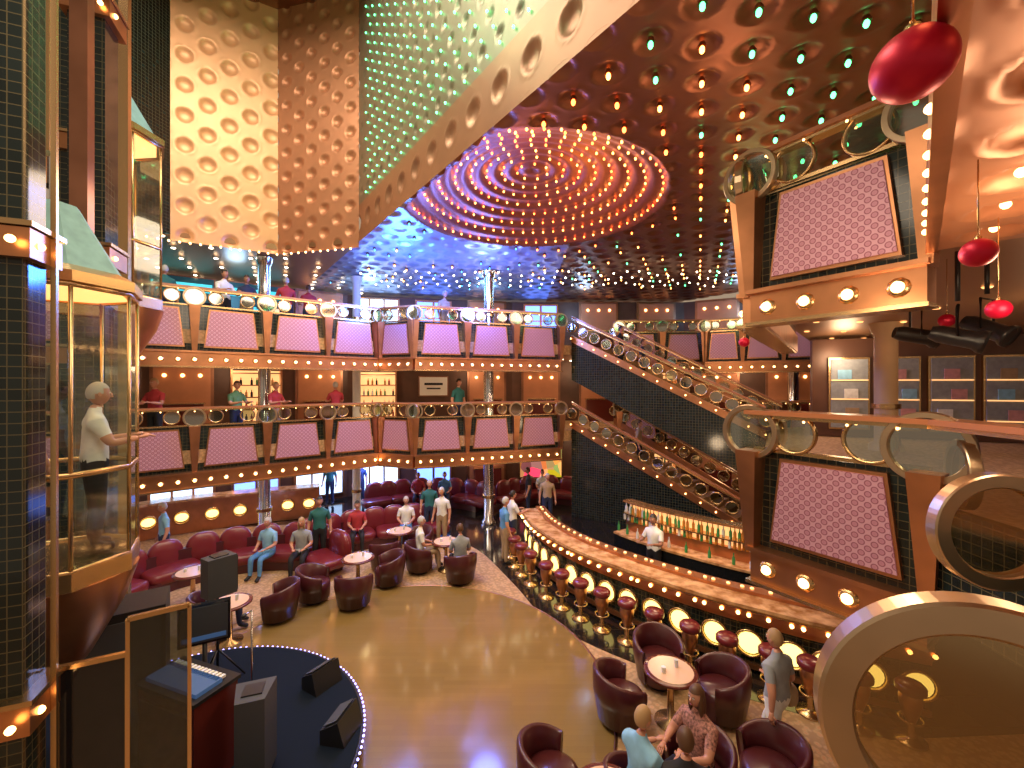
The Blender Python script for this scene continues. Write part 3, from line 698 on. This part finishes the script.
# ------------------------------------------------------------------ people
def person(x,y,z,face,pose='stand',shirt='cl_white',pants='cl_navy',hair='hair_br',skin='skin',arms='down',h=1.7,long=False,shorts=False,name='person',lean=0,yaw=0,bag=False):
    sit=pose=='sit'; hz=.56 if sit else .92
    V=[];R=[];E=[];lab=[]; F=1.17
    def v(p,r): V.append(Vector(p)); R.append((r[0]*F,r[1]*F)); return len(V)-1
    def e(a,c,l): E.append((a,c)); lab.append(l)
    L=lambda zz,yy=0:(0,yy+lean*(zz),hz+zz)
    p0=v(L(0),(.15,.115)); p1=v(L(.16),(.13,.1)); p2=v(L(.33),(.155,.11)); p3=v(L(.46),(.13,.085)); p4=v(L(.55,.0),(.05,.05)); p5=v(L(.63,.02),(.045,.05))
    e(p0,p1,'torso');e(p1,p2,'torso');e(p2,p3,'torso');e(p3,p4,'neck');e(p4,p5,'neck')
    sh=Vector(L(.46)); wr=[]
    for s in (-1,1):
        a={'down':((.25,-.02,-.28),(.27,.07,-.52)),'rail':((.25,.1,-.24),(.17,.33,-.2)),'lap':((.24,.05,-.27),(.13,.28,-.32)),'swing':((.25,-.1*s,-.27),(.26,-.13*s+.12,-.49)),
           'bag':((.25,-.03,-.28),(.22,.22,-.36)) if s==1 else ((.25,-.1,-.26),(.26,-.1,-.5)),'table':((.24,.16,-.22),(.14,.4,-.2))}[arms]
        s0=v(sh+Vector((s*.175,0,-.02)),(.066,.062)); e(p3,s0,'torso')
        s1=v(sh+Vector((s*a[0][0],a[0][1],a[0][2])),(.042,.042)); e(s0,s1,'uarm')
        s2=v(sh+Vector((s*a[1][0],a[1][1],a[1][2])),(.026,.023)); e(s1,s2,'farm'); wr.append((V[s1],V[s2],s))
        if sit: hp,kn,an=(s*.1,.03,.53),(s*.13,.44,.52),(s*.13,.46,.1)
        elif pose=='walk':
            hp=(s*.09,0,.88); kn,an=((s*.09,.2,.5),(s*.09,.22,.1)) if s==1 else ((s*.09,-.03,.48),(s*.09,-.33,.16))
        else: hp,kn,an=(s*.09,0,.88),(s*.1,.02,.49),(s*.115,-.01,.09)
        h0=v(hp,(.092,.095)); k0=v(kn,(.06,.062)); a0=v(an,(.04,.045)); t0=v((an[0]+s*.02,an[1]+.16,max(.035,an[2]-.06)),(.042,.03))
        e(p0,h0,'hip');e(h0,k0,'thigh');e(k0,a0,'calf');e(a0,t0,'foot')
    me=bpy.data.meshes.new('tmp'); me.from_pydata([tuple(q) for q in V],E,[]); o=bpy.data.objects.new('tmp',me); sc.collection.objects.link(o)
    m=o.modifiers.new('s','SKIN')
    if not me.skin_vertices:
        bpy.context.view_layer.objects.active=o; o.select_set(True); bpy.ops.object.mode_set(mode='EDIT'); bpy.ops.object.mode_set(mode='OBJECT')
    sd=me.skin_vertices[0].data
    for i,r in enumerate(R): sd[i].radius=r; sd[i].use_root=(i==0)
    ss=o.modifiers.new('u','SUBSURF'); ss.levels=2 if math.hypot(x,y)<7 else 1
    dg=bpy.context.evaluated_depsgraph_get(); ev=o.evaluated_get(dg); em=ev.to_mesh()
    b=MB(); b.M=Matrix.Translation((x,y,z))@Matrix.Rotation(math.radians(face),4,'Z')@Matrix.Scale(h/1.7,4)
    vs=[w.co.copy() for w in em.vertices]; groups={}
    for f in em.polygons:
        c=f.center; best=None;bd=9
        for (i,j),l in zip(E,lab):
            a=V[i];dd=V[j]-a; t=max(0,min(1,(c-a).dot(dd)/dd.length_squared)); q=(c-a-dd*t).length-(R[i][0]*(1-t)+R[j][0]*t)
            if q<bd: bd=q;best=(l,t)
        l,t=best
        mt={'torso':shirt,'neck':skin if t>.25 else shirt,'uarm':shirt if t<.65 else skin,'farm':skin,'hip':pants,'thigh':pants,'calf':skin if shorts else pants,'foot':'cl_black'}[l]
        if l=='torso' and c.z<hz+.03: mt=pants
        groups.setdefault(mt,[]).append(tuple(f.vertices))
    base=len(b.v); b.v+=[tuple(b.M@p) for p in vs]
    for mt,fs in groups.items():
        for f in fs: b.f.append(tuple(i+base for i in f)); b.m.append(mt); b.s.append(True)
    ev.to_mesh_clear(); bpy.data.objects.remove(o); bpy.data.meshes.remove(me)
    for el,w,s in wr:
        dr=(w-el).normalized(); side=dr.cross(Vector((0,0,1)) if abs(dr.z)<.8 else Vector((1,0,0)) ).normalized()
        if abs(dr.z)>=.8: side=Vector((0,1,0))
        nn=dr.cross(side).normalized()
        if nn.x*s>0: nn=-nn
        b.tube([w-dr*.02,w+dr*.03,w+dr*.07,w+dr*.095],[.024,.03,.036,.03],skin,8,.6 if abs(dr.z)<.8 else .9)
        for k in range(4):
            o_=side*(-.027+.018*k); ln=(.062,.075,.07,.055)[k]; s0=w+dr*.085+o_
            b.tube([s0,s0+dr*ln*.45+nn*.006,s0+dr*ln*.8+nn*.018,s0+dr*ln+nn*.032],[.0085,.008,.0075,.006],skin,6)
        s0=w+dr*.03-side*.026; b.tube([s0,s0+dr*.025-side*.02+nn*.008,s0+dr*.055-side*.026+nn*.016],[.011,.0095,.007],skin,6)
    hc=Vector(L(.735,.035)); Mh=b.M.copy(); b.M=Mh@Matrix.Translation(hc)@Matrix.Rotation(math.radians(yaw),4,'Z')
    n,mm=18,14; vs=[];fs=[]
    for j in range(mm+1):
        ph=-pi/2+pi*j/mm
        for i in range(n):
            th=2*pi*i/n; X=math.cos(ph)*math.cos(th);Y=math.cos(ph)*math.sin(th);Z=math.sin(ph)
            k=1-.32*max(0,-Z)**1.4; yy=Y*.093*(1-.12*max(0,-Z)) 
            px,pz=X*.076*k,Z*.118
            if Y>.5 and -.1<Z<.25 and .15<abs(X)<.55: yy-=.006
            if Y>0: yy+=.008*max(0,-Z)
            vs.append((px,yy,pz))
    for j in range(mm):
        for i in range(n):
            k=(i+1)%n; fs.append((j*n+i,j*n+k,(j+1)*n+k,(j+1)*n+i))
    b.add(vs,fs,skin,True)
    b.tube([(0,.088,.02),(0,.103,-.012),(0,.108,-.026),(0,.09,-.034)],[.007,.011,.014,.008],skin,8)
    for s in (-1,1):
        b.ell((s*.03,.083,.012),(.012,.008,.007),'white',8,6); b.ell((s*.03,.09,.012),(.005,.003,.005),'black',6,4)
        b.ell((s*.031,.088,.03),(.016,.006,.004),hair,8,4); b.ell((s*.077,-.005,-.005),(.009,.018,.03),skin,8,6)
    b.ell((0,.09,-.06),(.024,.008,.007),'lips',8,5)
    vs2=[(p[0]*1.1,p[1]*1.08-.006,p[2]*1.08+.004) for p in vs]; f2=[]
    for f in fs:
        c=[sum(vs2[i][q] for i in f)/4 for q in range(3)]
        if (c[2]>.07) or (c[1]<.03 and c[2]>-.01) or (c[1]<-.035 and c[2]>-.06): f2.append(f)
    b.add(vs2,f2,hair,True)
    if long:
        b.ell((0,-.045,-.09),(.082,.062,.17),hair,14,10,.85); b.ell((.07,-.0,-.07),(.02,.045,.13),hair,10,8); b.ell((-.07,-.0,-.07),(.02,.045,.13),hair,10,8)
    b.M=Mh
    if bag:
        b.ell((.3,.12,.85),(.09,.18,.15),'cl_tan',16,10,.6); b.tube([(.3,.0,.95),(.28,.05,1.15),(.27,.12,1.18),(.3,.24,.95)],.012,'cl_tan',6)
    return b.make(name)
person(-5.1,11.4,0,200,'stand','cl_teal','cl_black','hair_dk',arms='down',h=1.75)
person(-2.05,12.6,0.006,160,'stand','cl_white','cl_tan','hair_wh',arms='down')
person(-2.6,13.55,0.006,190,'stand','cl_teal','cl_navy','hair_wh')
person(-2.35,11.0,0,-70,'sit','cl_white','cl_tan','hair_wh',arms='lap'); person(-1.25,10.4,0,20,'sit','cl_grey','cl_black','hair_br',arms='lap')
person(-5.35,10.95,0,190,'sit','cl_grey','cl_black','hair_bl',arms='lap',long=True); person(-5.8,8.3,0,-60,'sit','cl_lblue','cl_navy','hair_wh',arms='lap')
person(-6.2,10.95,0,170,'sit','cl_lblue','cl_blue','hair_wh',arms='lap'); person(-4.5,12.5,0,200,'sit','cl_red','cl_black','hair_dk',arms='lap'); person(-3.2,13.0,0,190,'sit','cl_white','cl_blue','hair_wh',arms='lap')
person(-8.9,11.0,0,140,'stand','cl_lblue','cl_navy','hair_wh',arms='down')
person(3.3,5.35,0,25,'walk','cl_grey','cl_white','hair_bl',arms='bag',h=1.66,bag=True)
person(1.35,4.5,0,-60,'sit','cl_lblue','cl_navy','hair_bl',arms='table'); person(1.7,4.2,0,-10,'sit','cl_black','cl_black','hair_br',arms='lap'); person(2.1,4.85,0,120,'sit','cl_pattern','cl_black','hair_br',arms='table',long=True)
person(.0,12.2,.006,-60,'stand','cl_white','cl_navy','hair_dk',arms='rail'); person(-.2,11.5,.006,-70,'stand','cl_blue','cl_tan','hair_wh')
person(3.3,10.0,.006,130,'stand','cl_white','cl_black','hair_dk',arms='rail',skin='skin_dk'); person(5.2,8.2,.006,130,'stand','cl_white','cl_black','hair_dk',arms='rail')
for x,y,c in ((-3.6,16.5,'cl_red'),(-2.6,16.6,'cl_blue'),(1.2,17.1,'cl_white')): person(x,y,.0,190,'sit',c,'cl_navy','hair_br',arms='lap')
for x,y,c in ((-7.2,17.0,'cl_teal'),(-6.0,17.0,'cl_navy'),(.6,15.6,'cl_black'),(1.2,14.6,'cl_tan')): person(x,y,.006,random.choice([20,180,90]),'stand',c,'cl_navy',random.choice(['hair_br','hair_wh']))
def nearest(px,lvl,back=.35,rot=0,**k):
    (a,c,t)=px; a=Vector(left[a]);c=Vector(left[c]); p=a.lerp(c,t); tt=(c-a).normalized(); n=Vector((-tt.y,tt.x)); q=p+n*back
    person(q.x,q.y,3.1*lvl,180+math.degrees(math.atan2(tt.y,tt.x))+rot,**k)
cl=['cl_white','cl_blue','cl_red','cl_navy','cl_teal','cl_black','cl_green','cl_lblue','cl_tan','cl_grey','cl_pink']
hr=['hair_wh','hair_br','hair_dk','hair_bl']
for lvl,fr in ((1,[(0,1,.28),(0,1,.42),(0,1,.6),(0,1,.7),(0,1,.88),(2,3,.3)]),(2,[(0,1,.36),(0,1,.44),(0,1,.57),(0,1,.63),(0,1,.73),(0,1,.8),(2,3,.2)])):
    for i,f in enumerate(fr): nearest(f,lvl,back=.42+random.random()*.5,shirt=random.choice(cl),pants=random.choice(['cl_navy','cl_tan','cl_black']),hair=random.choice(hr),arms=random.choice(['rail','down']),rot=random.choice([0,0,30,-40,180]),h=random.uniform(1.6,1.8))
person(4.0,15.9,5.17,-120,'stand','cl_black','cl_black','hair_dk'); person(4.7,15.5,4.65,-120,'stand','cl_navy','cl_black','hair_br')
person(4.6,15.6,1.72,-120,'stand','cl_tan','cl_black','hair_br')
person(-4.37,4.5,3.06,-40,'stand','cl_white','cl_black','hair_wh',arms='rail',h=1.68); person(-4.85,4.2,3.06,-80,'stand','cl_white','cl_navy','hair_br',h=1.7)
# ------------------------------------------------------------------ lights
def light(kind,loc,e,col,size=1,rot=(0,0,0),name='scene_light'):
    l=bpy.data.lights.new(name,kind); l.energy=e; l.color=col
    if kind=='AREA': l.size=size
    else: l.shadow_soft_size=size
    o=bpy.data.objects.new(name,l); sc.collection.objects.link(o); o.location=loc; o.rotation_euler=rot; return o
W=(1,.7,.42)
light('AREA',(-6,5.5,15),1050,(1,.84,.64),5)
light('AREA',(-1.5,2.5,8.2),120,(1,.78,.56),3,(.6,0,.3))  # unseen fill light added near the camera, no fixture there
light('AREA',(4,9,8.3),230,W,4)
light('AREA',(-3,10,8.0),260,(1,.76,.5),4)
light('POINT',(-2,6,7.2),60,(1,.72,.45),.5)
light('POINT',(1.6,9.9,8.3),35,(1,.36,.08),.5); light('POINT',(0.3,8.2,8.3),30,(1,.33,.08),.5)
light('POINT',(-3.2,12.6,7.5),480,(.05,.2,1),.5); light('POINT',(-.8,13.4,7.5),330,(.12,.2,1),.5)
light('POINT',(3.2,6.2,7.4),30,(1,.5,.25),.4); light('POINT',(5,9,7.9),15,(.5,.8,.3),.4)
light('POINT',(-1.6,3.4,12),60,(.2,1,.5),.5); light('POINT',(-2.6,6.6,11.8),60,(.2,1,.5),.5)
for x,y in ((-9,14),(-5.5,16.5),(-1,17.3),(3,18),(9,17)):
    for z in (2.3,5.4,8.2): light('POINT',(x,y,z),42,W if z<8 else (.3,.6,1),.3)
for p in ((6,7.5,2.6),(3.2,9.2,2.4),(8,6,5.5),(8.5,11,5.5),(3.3,2.5,5.3),(2.0,3.5,5.5)): light('POINT',p,38,W,.25)
light('POINT',(-5.6,16.6,1.8),170,(.1,.25,1),.3); light('POINT',(-8.5,12.0,2.2),50,(.2,.35,1),.3)
w=bpy.data.worlds.new('world'); sc.world=w; w.use_nodes=True; bg=w.node_tree.nodes['Background']; bg.inputs[0].default_value=(1,.72,.48,1); bg.inputs[1].default_value=.3
sc.view_settings.view_transform='Standard'; sc.view_settings.exposure=.35
